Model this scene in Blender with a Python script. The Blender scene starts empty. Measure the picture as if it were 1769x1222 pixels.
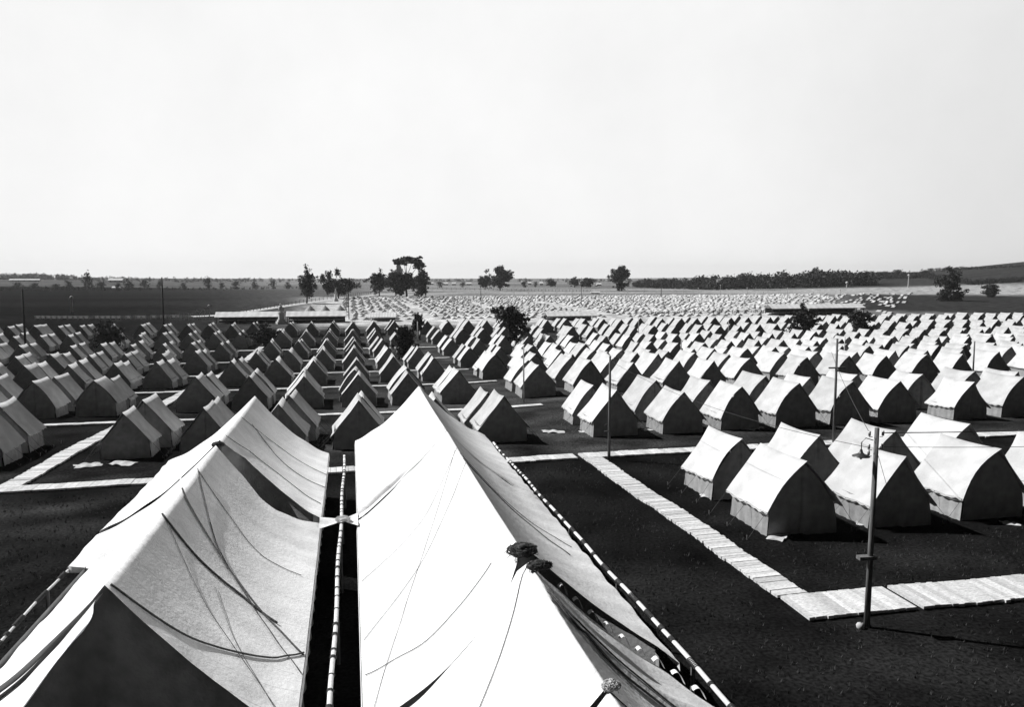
import bpy, bmesh, math, random
from mathutils import Vector, noise
S = bpy.context.scene
R = math.radians
# ------------------------------------------------------------------ camera
F = 1300.0; PW = 1769.0; PH = 1222.0; H = 10.0
PITCH = math.atan(133/F); YAW = math.atan(279.5/math.hypot(F, 133))
cam = bpy.data.cameras.new("camera"); co = bpy.data.objects.new("camera", cam); S.collection.objects.link(co)
co.location = (0, 0, H); co.rotation_euler = (math.pi/2-PITCH, 0, -YAW)
cam.sensor_width = 36; cam.lens = F/PW*36; cam.clip_start = .1; cam.clip_end = 9000
S.camera = co
# ------------------------------------------------------------------ light
SUN = Vector((-.61, .36, .70)).normalized()
w = bpy.data.worlds.new("World"); S.world = w; w.use_nodes = True
nt = w.node_tree; bg = nt.nodes['Background']
sky = nt.nodes.new('ShaderNodeTexSky'); sky.sky_type = 'NISHITA'; sky.sun_disc = False
sky.sun_elevation = math.asin(SUN.z); sky.sun_rotation = math.atan2(SUN.x, SUN.y); sky.dust_density = 3
bw = nt.nodes.new('ShaderNodeRGBToBW'); nt.links.new(sky.outputs[0], bw.inputs[0])
def wm(op, a, b):
    n = nt.nodes.new('ShaderNodeMath'); n.operation = op; nt.links.new(a, n.inputs[0]); n.inputs[1].default_value = b; return n.outputs[0]
geo = nt.nodes.new('ShaderNodeNewGeometry') if False else nt.nodes.new('ShaderNodeTexCoord')
sep = nt.nodes.new('ShaderNodeSeparateXYZ'); nt.links.new(geo.outputs['Generated'], sep.inputs[0])
mz = nt.nodes.new('ShaderNodeMath'); mz.operation = 'MAXIMUM'; nt.links.new(sep.outputs[2], mz.inputs[0]); mz.inputs[1].default_value = .09
cmb = nt.nodes.new('ShaderNodeCombineXYZ'); nt.links.new(sep.outputs[0], cmb.inputs[0]); nt.links.new(sep.outputs[1], cmb.inputs[1]); nt.links.new(mz.outputs[0], cmb.inputs[2])
nt.links.new(cmb.outputs[0], sky.inputs[0])
# low sky stays white; sky overhead dimmed artificially to cut fill on gables
overhead_dim = nt.nodes.new('ShaderNodeMapRange'); overhead_dim.interpolation_type = 'SMOOTHSTEP'; nt.links.new(sep.outputs[2], overhead_dim.inputs[0])
overhead_dim.inputs[1].default_value = .34; overhead_dim.inputs[2].default_value = .56; overhead_dim.inputs[3].default_value = 1.0; overhead_dim.inputs[4].default_value = .04
rear_dim = nt.nodes.new('ShaderNodeMapRange'); rear_dim.interpolation_type = 'SMOOTHSTEP'; nt.links.new(sep.outputs[1], rear_dim.inputs[0])   # sky beside and behind the camera dimmed on purpose, keeps gables dark
rear_dim.inputs[1].default_value = .08; rear_dim.inputs[2].default_value = .62; rear_dim.inputs[3].default_value = .02; rear_dim.inputs[4].default_value = 1.0
hm = nt.nodes.new('ShaderNodeMath'); hm.operation = 'MULTIPLY'; nt.links.new(overhead_dim.outputs[0], hm.inputs[0]); nt.links.new(rear_dim.outputs[0], hm.inputs[1])
v = wm('DIVIDE', bw.outputs[0], 2.15); v = wm('POWER', v, 4.0); v = wm('MULTIPLY', v, 3.3); v = wm('MINIMUM', v, 3.3)
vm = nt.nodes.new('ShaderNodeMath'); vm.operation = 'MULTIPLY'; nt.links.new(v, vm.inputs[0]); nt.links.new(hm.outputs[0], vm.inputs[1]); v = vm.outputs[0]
# thin uneven cloud veil, slightly greyer to the right
cn = nt.nodes.new('ShaderNodeTexNoise'); cn.inputs['Scale'].default_value = 2.2; cn.inputs['Detail'].default_value = 9; cn.inputs['Roughness'].default_value = .65; nt.links.new(geo.outputs['Generated'], cn.inputs['Vector'])
cm = nt.nodes.new('ShaderNodeMapRange'); nt.links.new(cn.outputs['Fac'], cm.inputs[0]); cm.inputs[1].default_value = .35; cm.inputs[2].default_value = .68; cm.inputs[3].default_value = 1.02; cm.inputs[4].default_value = .93
cr_ = nt.nodes.new('ShaderNodeMapRange'); cr_.interpolation_type = 'SMOOTHSTEP'; nt.links.new(sep.outputs[0], cr_.inputs[0]); cr_.inputs[1].default_value = .4; cr_.inputs[2].default_value = .8; cr_.inputs[3].default_value = 1.06; cr_.inputs[4].default_value = .84
for q_ in (cm, cr_):
    mm = nt.nodes.new('ShaderNodeMath'); mm.operation = 'MULTIPLY'; nt.links.new(v, mm.inputs[0]); nt.links.new(q_.outputs[0], mm.inputs[1]); v = mm.outputs[0]
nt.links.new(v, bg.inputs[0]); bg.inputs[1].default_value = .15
sl = bpy.data.lights.new("sun", 'SUN'); sl.energy = 3.2; sl.angle = R(.53)
so = bpy.data.objects.new("sun", sl); S.collection.objects.link(so); so.location = (0, 0, 60)
so.rotation_euler = SUN.to_track_quat('Z', 'Y').to_euler()
S.view_settings.view_transform = 'Standard'; S.view_settings.look = 'None'; S.view_settings.gamma = 1
S.view_settings.exposure = .88
S.render.engine = 'CYCLES'
try:
    S.cycles.max_bounces = 5; S.cycles.diffuse_bounces = 2; S.cycles.volume_bounces = 0; S.cycles.use_denoising = True
except Exception: pass
# ------------------------------------------------------------------ helpers
C = S.collection
def lerp(a, b, t): return a+(b-a)*t
def sst(a, b, x):
    t = max(0, min(1, (x-a)/(b-a))); return t*t*(3-2*t)
def interp(k, x):
    if x <= k[0][0]: return k[0][1]
    for (a, va), (b, vb) in zip(k, k[1:]):
        if x <= b: return va+(vb-va)*(x-a)/(b-a)
    return k[-1][1]
DROP = [(40, 0), (50, .25), (58.5, .6), (63.5, .92), (78, 1.3), (83, 1.65), (97.5, 2.25), (102.5, 2.5), (117, 2.75), (122, 2.93), (141, 2.85), (161, 2.4), (185, 2.0), (220, 1.3), (300, .3), (340, 0)]
AZ = [(-30, 7), (-22, 6), (-17, 4), (-8, 0), (26, 0), (32, 4), (36, 9), (40, 14), (46.5, 26), (60, 34)]
def gz(x, y):
    d = interp(DROP, y)
    d *= 1-.55*sst(9, 20, x)*(1-sst(66, 88, y))
    z = -d
    r = math.hypot(x, y)
    if r > 350: z += interp(AZ, math.degrees(math.atan2(x, y)))*sst(400, 950, r)
    return z
cy_, sy_ = math.cos(YAW), math.sin(YAW); cp_, sp_ = math.cos(PITCH), math.sin(PITCH)
FW = Vector((sy_*cp_, cy_*cp_, -sp_)); RT = Vector((cy_, -sy_, 0)); UP = Vector((sy_*sp_, cy_*sp_, cp_))
def hit(px, py):            # where a photo point touches the terrain
    d = FW+RT*((px-PW/2)/F)-UP*((py-PH/2)/F)
    t = 5.0
    while t < 3000:
        p = d*t
        if H+p.z <= gz(p.x, p.y): break
        t *= 1.004
    return Vector((p.x, p.y, gz(p.x, p.y)))
def depth(p): return (p-Vector((0, 0, H))).dot(FW)
def pxsize(p, n): return n*depth(p)/F
def mnode(m, t): return m.node_tree.nodes.new(t)
def mat(name, a, b=None, scale=3.0, rough=.9, detail=6, bump=0, bscale=40, stretch=None, spec=.2, translucent=0, extra=None):
    """grey material whose tone runs from a to b over noise in object space"""
    m = bpy.data.materials.new(name); m.use_nodes = True; n = m.node_tree; L = n.links
    p = n.nodes['Principled BSDF']; p.inputs['Roughness'].default_value = rough
    p.inputs['Specular IOR Level'].default_value = spec
    tc = mnode(m, 'ShaderNodeTexCoord'); mp = mnode(m, 'ShaderNodeMapping'); L.new(tc.outputs['Object'], mp.inputs[0])
    if stretch: mp.inputs['Scale'].default_value = stretch
    nz = mnode(m, 'ShaderNodeTexNoise'); nz.inputs['Scale'].default_value = scale; nz.inputs['Detail'].default_value = detail
    L.new(mp.outputs[0], nz.inputs['Vector'])
    cr = mnode(m, 'ShaderNodeValToRGB'); cr.color_ramp.elements[0].position = .32; cr.color_ramp.elements[1].position = .68
    b = a if b is None else b
    cr.color_ramp.elements[0].color = (a, a, a, 1); cr.color_ramp.elements[1].color = (b, b, b, 1)
    L.new(nz.outputs['Fac'], cr.inputs[0])
    col = cr.outputs[0]
    if extra: col = extra(m, col)
    L.new(col, p.inputs['Base Color'])
    if bump:
        n2 = mnode(m, 'ShaderNodeTexNoise'); n2.inputs['Scale'].default_value = bscale; n2.inputs['Detail'].default_value = 4
        L.new(mp.outputs[0], n2.inputs['Vector'])
        bp = mnode(m, 'ShaderNodeBump'); bp.inputs['Strength'].default_value = bump; bp.inputs['Distance'].default_value = .03
        L.new(n2.outputs['Fac'], bp.inputs['Height']); L.new(bp.outputs[0], p.inputs['Normal'])
    return m
def objrand(lo, hi):
    def f(m, col):
        L = m.node_tree.links
        oi = mnode(m, 'ShaderNodeObjectInfo'); mr = mnode(m, 'ShaderNodeMapRange'); mr.inputs[3].default_value = lo; mr.inputs[4].default_value = hi
        L.new(oi.outputs['Random'], mr.inputs[0])
        mx = mnode(m, 'ShaderNodeMix'); mx.data_type = 'RGBA'; mx.blend_type = 'MULTIPLY'; mx.inputs[0].default_value = 1
        L.new(col, mx.inputs[6]); L.new(mr.outputs[0], mx.inputs[7]); return mx.outputs[2]
    return f
def islerand(lo, hi):
    def f(m, col):
        L = m.node_tree.links
        gi = mnode(m, 'ShaderNodeNewGeometry'); mr = mnode(m, 'ShaderNodeMapRange'); mr.inputs[3].default_value = lo; mr.inputs[4].default_value = hi
        L.new(gi.outputs['Random Per Island'], mr.inputs[0])
        mx = mnode(m, 'ShaderNodeMix'); mx.data_type = 'RGBA'; mx.blend_type = 'MULTIPLY'; mx.inputs[0].default_value = 1
        L.new(col, mx.inputs[6]); L.new(mr.outputs[0], mx.inputs[7]); return mx.outputs[2]
    return f
def seams(step):            # sewn seams: a fine darker line along every cloth width
    def f(m, col):
        L = m.node_tree.links
        tc = mnode(m, 'ShaderNodeTexCoord'); sp = mnode(m, 'ShaderNodeSeparateXYZ'); L.new(tc.outputs['Object'], sp.inputs[0])
        a = mnode(m, 'ShaderNodeMath'); a.operation = 'MODULO'; a.inputs[1].default_value = step
        ab = mnode(m, 'ShaderNodeMath'); ab.operation = 'ABSOLUTE'; L.new(sp.outputs[1], ab.inputs[0]); L.new(ab.outputs[0], a.inputs[0])
        c = mnode(m, 'ShaderNodeMath'); c.operation = 'LESS_THAN'; c.inputs[1].default_value = .022; L.new(a.outputs[0], c.inputs[0])
        mx = mnode(m, 'ShaderNodeMix'); mx.data_type = 'RGBA'; mx.blend_type = 'MULTIPLY'
        k = mnode(m, 'ShaderNodeMath'); k.operation = 'MULTIPLY'; k.inputs[1].default_value = .28; L.new(c.outputs[0], k.inputs[0])
        L.new(k.outputs[0], mx.inputs[0]); L.new(col, mx.inputs[6]); mx.inputs[7].default_value = (.3, .3, .3, 1); return mx.outputs[2]
    return f
M = {}
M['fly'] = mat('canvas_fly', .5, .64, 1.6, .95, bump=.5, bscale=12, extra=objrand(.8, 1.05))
def weave(m, col):
    L = m.node_tree.links; col = seams(.72)(m, col)
    tc = mnode(m, 'ShaderNodeTexCoord')
    for sc_, lo, hi in ((34, .84, 1.1), (.55, .86, 1.08)):
        n = mnode(m, 'ShaderNodeTexNoise'); n.inputs['Scale'].default_value = sc_; n.inputs['Detail'].default_value = 6; L.new(tc.outputs['Object'], n.inputs['Vector'])
        mr = mnode(m, 'ShaderNodeMapRange'); mr.inputs[1].default_value = .3; mr.inputs[2].default_value = .7; mr.inputs[3].default_value = lo; mr.inputs[4].default_value = hi; L.new(n.outputs['Fac'], mr.inputs[0])
        mx = mnode(m, 'ShaderNodeMix'); mx.data_type = 'RGBA'; mx.blend_type = 'MULTIPLY'; mx.inputs[0].default_value = 1
        L.new(col, mx.inputs[6]); L.new(mr.outputs[0], mx.inputs[7]); col = mx.outputs[2]
    return col
M['bigfly'] = mat('canvas_large_fly', .8, .9, 2.4, .95, bump=.5, bscale=9, extra=weave)
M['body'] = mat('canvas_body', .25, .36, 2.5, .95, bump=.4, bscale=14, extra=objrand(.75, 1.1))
M['rope'] = mat('hemp_rope', .05, .12, 20)
M['lacing'] = mat('lacing_canvas', .6, .75, 12)
M['bundle'] = mat('hemp_bundle', .04, .14, 18, extra=islerand(.5, 1.6))
M['board'] = mat('sawn_board', .5, .8, 2.6, .9, stretch=(3, 7, 4), extra=islerand(.68, 1.08))
M['pole'] = mat('weathered_pole', .09, .2, 6, .9, stretch=(4, 4, .4), bump=.4, bscale=20)
M['darkpole'] = mat('creosoted_pole', .02, .04, 6)
M['whitepole'] = mat('pale_pole', .4, .55, 6)
M['metal'] = mat('dark_metal', .03, .05, 8, .4, spec=.5)
M['glass'] = mat('porcelain', .3, .4, 8, .2, spec=.5)
M['wire'] = mat('overhead_wire', .03, .04, 8, .6)
M['leaf'] = mat('foliage', .02, .06, .8, .8, extra=islerand(.5, 1.5))
M['farleaf'] = mat('far_foliage', .035, .08, .15, .8, extra=islerand(.5, 1.5))
M['bark'] = mat('bark', .03, .06, 4)
M['shedroof'] = mat('shed_roof', .62, .78, .6, .8)
M['wood'] = mat('shed_wood', .05, .09, 2)
M['stone'] = mat('granite', .45, .62, 2)
M['whitewood'] = mat('painted_wood', .5, .65, 4)
M['farcanvas'] = mat('far_canvas', .42, .6, .5, extra=islerand(.5, 1.05))
M['litter'] = mat('canvas_litter', .4, .6, 8)
M['cloth'] = mat('dark_cloth', .03, .06, 5)
M['skin'] = mat('skin', .25, .3, 5)
M['house'] = mat('pale_house', .5, .65, 1)
M['grassblade'] = mat('grass_blades', .02, .05, .5, extra=islerand(.4, 1.7))

def tag(o, label=None, cat=None, group=None, kind=None):
    if label: o['label'] = label
    if cat: o['category'] = cat
    if group: o['group'] = group
    if kind: o['kind'] = kind
    return o
def mesh(name, vs, fs, mat_, smooth=False):
    me = bpy.data.meshes.new(name); me.from_pydata([tuple(v) for v in vs], [], fs)
    if isinstance(mat_, str): mat_ = M[mat_]
    me.materials.append(mat_)
    if smooth: me.polygons.foreach_set('use_smooth', [True]*len(me.polygons))
    me.update(); return me
def link(name, me, parent=None, loc=None):
    o = bpy.data.objects.new(name, me); C.objects.link(o)
    if parent: o.parent = parent
    if loc is not None: o.location = loc
    return o
def empty(name, loc, rz=0, **k):
    o = bpy.data.objects.new(name, None); C.objects.link(o); o.location = loc; o.rotation_euler = (0, 0, rz); o.empty_display_size = .3
    return tag(o, **k)
class MB:
    def __init__(s): s.v = []; s.f = []
    def grid(s, fn, nu, nv):
        b = len(s.v)
        for j in range(nv+1):
            for i in range(nu+1): s.v.append(fn(i/nu, j/nv))
        for j in range(nv):
            for i in range(nu):
                a = b+j*(nu+1)+i; s.f.append((a, a+1, a+nu+2, a+nu+1))
        return s
    def poly(s, pts):
        b = len(s.v); s.v += list(pts); s.f.append(tuple(range(b, b+len(pts)))); return s
    def box(s, x0, x1, y0, y1, z0, z1):
        b = len(s.v)
        s.v += [(x0, y0, z0), (x1, y0, z0), (x1, y1, z0), (x0, y1, z0), (x0, y0, z1), (x1, y0, z1), (x1, y1, z1), (x0, y1, z1)]
        for q in ((0, 3, 2, 1), (4, 5, 6, 7), (0, 1, 5, 4), (1, 2, 6, 5), (2, 3, 7, 6), (3, 0, 4, 7)): s.f.append(tuple(b+k for k in q))
        return s
    def tube(s, pts, r, n=6, r1=None, cap=True):
        b = len(s.v); pts = [Vector(p) for p in pts]; N = len(pts)
        for i, p in enumerate(pts):
            d = (pts[min(i+1, N-1)]-pts[max(i-1, 0)]).normalized()
            a = d.cross(Vector((0, 0, 1)) if abs(d.z) < .9 else Vector((1, 0, 0))).normalized(); c = d.cross(a)
            rr = r if r1 is None else lerp(r, r1, i/(N-1))
            for k in range(n):
                t = 2*math.pi*k/n; s.v.append(tuple(p+a*math.cos(t)*rr+c*math.sin(t)*rr))
        for i in range(N-1):
            for k in range(n):
                s.f.append((b+i*n+k, b+i*n+(k+1) % n, b+(i+1)*n+(k+1) % n, b+(i+1)*n+k))
        if cap: s.f.append(tuple(b+k for k in range(n))[::-1]); s.f.append(tuple(b+(N-1)*n+k for k in range(n)))
        return s
    def blob(s, c, rx, ry, rz, rnd, n=7, m=5, j=.15):
        b = len(s.v)
        for i in range(m+1):
            ph = math.pi*i/m
            for k in range(n):
                t = 2*math.pi*k/n; q = 1+rnd.uniform(-j, j)
                s.v.append((c[0]+rx*q*math.sin(ph)*math.cos(t), c[1]+ry*q*math.sin(ph)*math.sin(t), c[2]+rz*q*math.cos(ph)))
        for i in range(m):
            for k in range(n): s.f.append((b+i*n+k, b+(i+1)*n+k, b+(i+1)*n+(k+1) % n, b+i*n+(k+1) % n))
        return s
    def me(s, name, m, smooth=False): return mesh(name, s.v, s.f, m, smooth)

# ------------------------------------------------------------------ terrain
def tone(x, y):
    n = noise.noise(Vector((x*.12, y*.12, 0))); n2 = noise.noise(Vector((x*.45, y*.45, 3))); n3 = noise.noise(Vector((x*.02, y*.02, 7)))
    r = math.hypot(x, y); az = math.degrees(math.atan2(x, y))
    # camp grass
    t = .009+.004*n
    worn = sst(38, 46, y)*(1-sst(60, 75, x))*sst(-6, 2, x)      # trampled grass in the middle of the camp
    t += worn*(.012+.03*max(0, n+.1)+.05*max(0, n2))
    if y < 38 and x < -6:                                        # scuffed strip beside the left walk
        t += .06*sst(25, 29, y)*(1-sst(34, 37, y))*max(0, noise.noise(Vector((x*.25+1, y*.9, 5)))+.1)*sst(-6, -9, x)
    t += .014*max(0, noise.noise(Vector((x*.18+4, y*.3, 11)))-.05)+.03*max(0, noise.noise(Vector((x*.5+4, y*.5, 21)))-.45)
    if 39.5 < y < 42: t += .05*max(0, n2+.2)
    t += .01*sst(-20, -2, x)*sst(45, 60, y)
    if y > 172:
        k = sst(172, 182, y)
        lo = .022+.012*n3
        camp = sst(-4, 0, x/max(y, 1)*57+1)*sst(180, 195, y)*(1-sst(370, 395, y))*(1-sst(30, 39, az))
        t2 = lo+sst(-16, 6, az)*.10+camp*.33
        mid = sst(375, 395, y)*sst(-1, 3, az)*(1-sst(34, 40, az))
        t2 += mid*(.10+.07*math.sin(y*.06+n3*3))
        if az > 31:                                              # pale stubble strip and dark pasture on the right
            s_ = sst(31, 34, az)
            t2 = lerp(t2, .03, s_*sst(270, 290, r)*(1-sst(440, 460, r))*sst(33, 38, az))
            t2 = lerp(t2, .30, s_*sst(455, 465, r)*(1-sst(560, 575, r)))
            t2 = lerp(t2, .035+.02*n2, s_*sst(565, 590, r))
        if az < -2:
            t2 = lerp(t2, .006+.008*noise.noise(Vector((x*.004, y*.03, 2)))+.012*sst(-20, -6, az), sst(2, 14, -az))
            t2 = lerp(t2, .08+.06*n3, sst(5, 9, -az)*sst(640, 700, r))
        if az > -12 and az < 30: t2 = lerp(t2, .16+.1*noise.noise(Vector((x*.006, y*.004, 9))), sst(560, 700, r)*sst(-12, -4, az)*(1-sst(22, 30, az)))
        t = lerp(t, t2, k)
    return max(.006, t)
xs = sorted(set([i*2.0 for i in range(-60, 121)]+[-120-1.22**k*6 for k in range(1, 28)]+[240+1.2**k*8 for k in range(1, 28)]))
ys = [-60, -40, -20, -8]; y = 0
while y < 90: ys.append(y); y += 1.25
while y < 260: ys.append(y); y += 3
while y < 3800: ys.append(y); y *= 1.025
xs = [-3500]+[x for x in xs if -3400 < x < 3400]+[3500]
vs = [(x, y, gz(x, y)+(.03*noise.noise(Vector((x*.6, y*.6, 1))) if y < 120 else 0)) for y in ys for x in xs]
nx = len(xs); fs = [(j*nx+i, j*nx+i+1, (j+1)*nx+i+1, (j+1)*nx+i) for j in range(len(ys)-1) for i in range(nx-1)]
def ground_extra(m, col):
    L = m.node_tree.links
    at = mnode(m, 'ShaderNodeAttribute'); at.attribute_name = 'tone'
    mx = mnode(m, 'ShaderNodeMix'); mx.data_type = 'RGBA'; mx.blend_type = 'MULTIPLY'; mx.inputs[0].default_value = 1
    L.new(col, mx.inputs[6]); L.new(at.outputs['Color'], mx.inputs[7])
    n3 = mnode(m, 'ShaderNodeTexNoise'); n3.inputs['Scale'].default_value = .35; n3.inputs['Detail'].default_value = 8
    tc = mnode(m, 'ShaderNodeTexCoord'); L.new(tc.outputs['Object'], n3.inputs['Vector'])
    mr = mnode(m, 'ShaderNodeMapRange'); mr.inputs[1].default_value = .3; mr.inputs[2].default_value = .7; mr.inputs[3].default_value = .45; mr.inputs[4].default_value = 1.6
    L.new(n3.outputs['Fac'], mr.inputs[0])
    m2 = mnode(m, 'ShaderNodeMix'); m2.data_type = 'RGBA'; m2.blend_type = 'MULTIPLY'; m2.inputs[0].default_value = 1
    L.new(mx.outputs[2], m2.inputs[6]); L.new(mr.outputs[0], m2.inputs[7]); return m2.outputs[2]
M['ground'] = mat('ground', .4, 1.7, 9.0, 1, detail=8, bump=.5, bscale=12, spec=0, extra=ground_extra)
gm = mesh('ground', vs, fs, 'ground', True)
ca = gm.color_attributes.new('tone', 'FLOAT_COLOR', 'POINT')
buf = []
for vx in vs:
    t = tone(vx[0], vx[1]); buf += [t, t, t, 1]
ca.data.foreach_set('color', buf)
tag(link('ground', gm), kind='structure')

# ------------------------------------------------------------------ boardwalks
rb = random.Random(5)
def walk(name, x0, y0, x1, y1, wd, plank=.2):
    L_ = math.hypot(x1-x0, y1-y0); dx, dy = (x1-x0)/L_, (y1-y0)/L_; n = int(L_/plank); b = MB()
    for i in range(n):
        s0 = i*plank+.008; s1 = (i+1)*plank-.008; e0 = rb.gauss(0, .017); e1 = rb.gauss(0, .017); dz = rb.uniform(-.012, .012)
        if rb.random() < .002: continue
        q = []
        for s_, e in ((s0, -wd/2+e0), (s1, -wd/2+e0), (s1, wd/2+e1), (s0, wd/2+e1)):
            e2 = e+.05*math.sin(s_*.55+x0)+.025*math.sin(s_*1.7+y0); X = x0+dx*s_-dy*e2; Y = y0+dy*s_+dx*e2; q.append((X, Y))
        k = len(b.v)
        for zz in (.03, .12):
            for X, Y in q: b.v.append((X, Y, gz(X, Y)+zz+dz))
        for f in ((4, 5, 6, 7), (0, 1, 5, 4), (1, 2, 6, 5), (2, 3, 7, 6), (3, 0, 4, 7)): b.f.append(tuple(k+t for t in f))
    tag(link(name, b.me(name, 'board')), kind='structure')
walk('boardwalk', 13.35, 20.3, 12.8, 38.7, 1.05)
walk('boardwalk', 12.85, 19.45, 46, 19.15, 1.55)
walk('boardwalk', 12.3, 39.3, 70, 39.3, 1.05, .3)
walk('boardwalk', -42, 37.9, 12.28, 39.3, 1.0, .3)
walk('boardwalk', -16.0, 38.6, -16.0, 180, 1.0, .3)
for yy in (58.5, 78, 97.5, 117, 136.5): walk('boardwalk', -75, yy, 15, yy, .95, .5)

# ------------------------------------------------------------------ small tents
def tent_meshes(seed, conc, lod=0):
    """front of the fly at y=0, ridge along +y"""
    rn = random.Random(seed)
    Lf = 2.72+rn.uniform(-.1, .1); hw = 1.56+rn.uniform(-.05, .06); ze = .97+rn.uniform(-.08, .05); zr = 2.9+rn.uniform(-.07, .07); rs = rn.uniform(.04, .13); shear = rn.uniform(-.06, .06); pull = rn.uniform(0, .14)
    ea = [rn.uniform(-.13, .1) for _ in range(4)]; sw = rn.uniform(0, 9); asym = rn.uniform(-.05, .05)
    def prof(u, v):
        a = abs(u); e = ea[0 if u < 0 else 1]*(1-v)+ea[2 if u < 0 else 3]*v
        z = zr-(zr-ze)*a-conc*math.sin(math.pi*a)*(1+.25*math.sin(3*v+sw))
        z -= rs*math.sin(math.pi*v)*(1-a*.2)
        z += e*a
        z += .025*math.sin(v*13+sw+u*3)*a+.012*math.sin(v*29+sw*2-u*9)*a
        x = u*hw+asym*(1-a)+shear*(1-a)*(1-2*v)-math.copysign(.06, u)*a*math.sin(math.pi*v)
        y = v*Lf+(.08+pull)*math.sin(math.pi*a)*(1-2*v)
        return (x, y, z)
    nu, nv = (14, 10) if lod == 0 else (8, 3)
    fly = MB().grid(lambda a, b: prof(a*2-1, b), nu, nv)
    # valance hanging under the eave
    for sgn in (-1, 1):
        fly.grid(lambda a, b, s=sgn: (lambda p: (p[0]+s*.01, p[1], p[2]-b*(.07+.03*math.sin(a*40))))(prof(s, a)), 24 if lod == 0 else 4, 1)
    roof = fly.me('roof', 'fly', True)
    bw_ = hw-.2; y0 = .2; y1 = Lf-.2; wh = 1.06
    walls = []
    for sgn in (-1, 1):
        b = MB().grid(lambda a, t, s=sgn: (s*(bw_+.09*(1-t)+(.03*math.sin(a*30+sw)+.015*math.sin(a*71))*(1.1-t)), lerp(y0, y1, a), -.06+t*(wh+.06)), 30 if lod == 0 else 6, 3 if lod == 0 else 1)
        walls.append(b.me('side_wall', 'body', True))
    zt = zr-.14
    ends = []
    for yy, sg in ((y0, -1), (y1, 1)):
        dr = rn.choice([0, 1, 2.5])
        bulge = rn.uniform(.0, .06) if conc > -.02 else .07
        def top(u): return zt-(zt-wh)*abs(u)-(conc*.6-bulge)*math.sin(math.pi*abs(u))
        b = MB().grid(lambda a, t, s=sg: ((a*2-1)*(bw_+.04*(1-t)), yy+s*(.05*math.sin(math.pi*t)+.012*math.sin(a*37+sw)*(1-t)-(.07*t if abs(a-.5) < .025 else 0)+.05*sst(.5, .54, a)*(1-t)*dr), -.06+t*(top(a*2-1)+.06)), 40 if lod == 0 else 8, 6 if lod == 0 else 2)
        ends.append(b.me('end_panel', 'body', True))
    gr = None
    if lod == 0:
        gr = []
        for sgn in (-1, 1):
            for v_ in (.02, .5, .98):
                p = prof(sgn, v_); gr.append((MB().tube([p, (sgn*(hw+.75), p[1], .02)], .008, 4).me('guy_rope', 'rope'),
                    MB().tube([(sgn*(hw+.75), p[1], -.1), (sgn*(hw+.78), p[1], .16)], .022, 5).me('tent_peg', 'pole')))
    return roof, walls, ends, gr
near_v = {'concave': [tent_meshes(i, .04+.02*(i % 3)) for i in range(8)], 'convex': [tent_meshes(20+i, -.09-.05*(i % 3)) for i in range(8)]}
far_v = {'concave': [tent_meshes(40+i, .035+.02*(i % 3), 1) for i in range(4)], 'convex': [tent_meshes(60+i, -.07-.03*(i % 3), 1) for i in range(4)]}
ORD = 'zeroth first second third fourth fifth sixth seventh eighth ninth tenth eleventh twelfth thirteenth fourteenth fifteenth sixteenth seventeenth eighteenth nineteenth twentieth twenty-first twenty-second twenty-third twenty-fourth twenty-fifth twenty-sixth twenty-seventh twenty-eighth'.split()
# columns: label side, index, x
cols = []
for k, x in enumerate([8.75, 4.6, .35, -3.95, -8.15, -12.35]): cols.append(('centre', 6-k, x))
for k in range(6): cols.append(('left', k+1, -19.7-4.2*k))
for k in range(6): cols.append(('left', k+7, -47.5-4.2*k))
rx = [16.1, 20.6, 24.9, 29.0, 32.9, 36.6]
for k, x in enumerate(rx): cols.append(('right', k+1, x))
for b_ in range(6):
    for k in range(6): cols.append(('right', 7+b_*6+k, 42.6+b_*27.2+4.3*k))
rows = [(1, 25.3, 4.85), (2, 44.3, 3.35), (3, 63.7, 3.4), (4, 83.2, 3.5), (5, 102.6, 3.5), (6, 122, 3.5), (7, 141.5, 3.5), (8, 161, 3.5)]
def inframe(x, y, z, m=0):
    p = Vector((x, y, z-H)); d = p.dot(FW)
    if d < 1: return False
    u = PW/2+F*p.dot(RT)/d; v_ = PH/2-F*p.dot(UP)/d
    return -m < u < PW+m and v_ < PH+60
cand = []
for (rk, ry, off) in rows:
    for (side, ci, x) in cols:
        if rk == 1 and x < 15: continue
        if rk == 2 and -3 < x < 6 and x != .35 and x != 4.6 and x != -3.95: continue
        for q in (0, 1):
            if rk == 1:
                X = {16.1: 17.0, 20.6: 21.4, 24.9: 25.8, 29.0: 30.1}.get(x)
                if X is None: continue
                if q == 1: X += (0, .0, -.5, -.9, -1.2)[min(4, ci)]
                Y = ry+q*off
                if ci > 1 and q == 1: pass
            else: X = x; Y = ry+q*(off if side != 'right' else (4.6 if rk < 5 else 4.2))
            if rk == 4 and side == 'centre' and q == 1 and abs(x) < 1: continue
            if not inframe(X, Y+1.5, gz(X, Y)+1.5, 60): continue
            cand.append((depth(Vector((X, Y, 0))), rk, side, ci, q, X, Y))
cand.sort()
rt = random.Random(11)
def tent_label(rk, side, ci, q):
    fr = 'front of its pair' if q == 0 else 'back of its pair'
    return {'centre': f'canvas wall tent, {fr}, {ORD[rk]} row back, {ORD[ci]} column right of left walk',
            'left': f'shadowed wall tent, {fr}, {ORD[rk]} row back, {ORD[ci]} column left of left walk',
            'right': f'white-roofed tent, {fr}, {ORD[rk]} row back, {ORD[min(ci,28)]} column right of right walk'}[side]
NIND = 300; stuffmb = {'fly': MB(), 'body': MB()}
nind = 0
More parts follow.
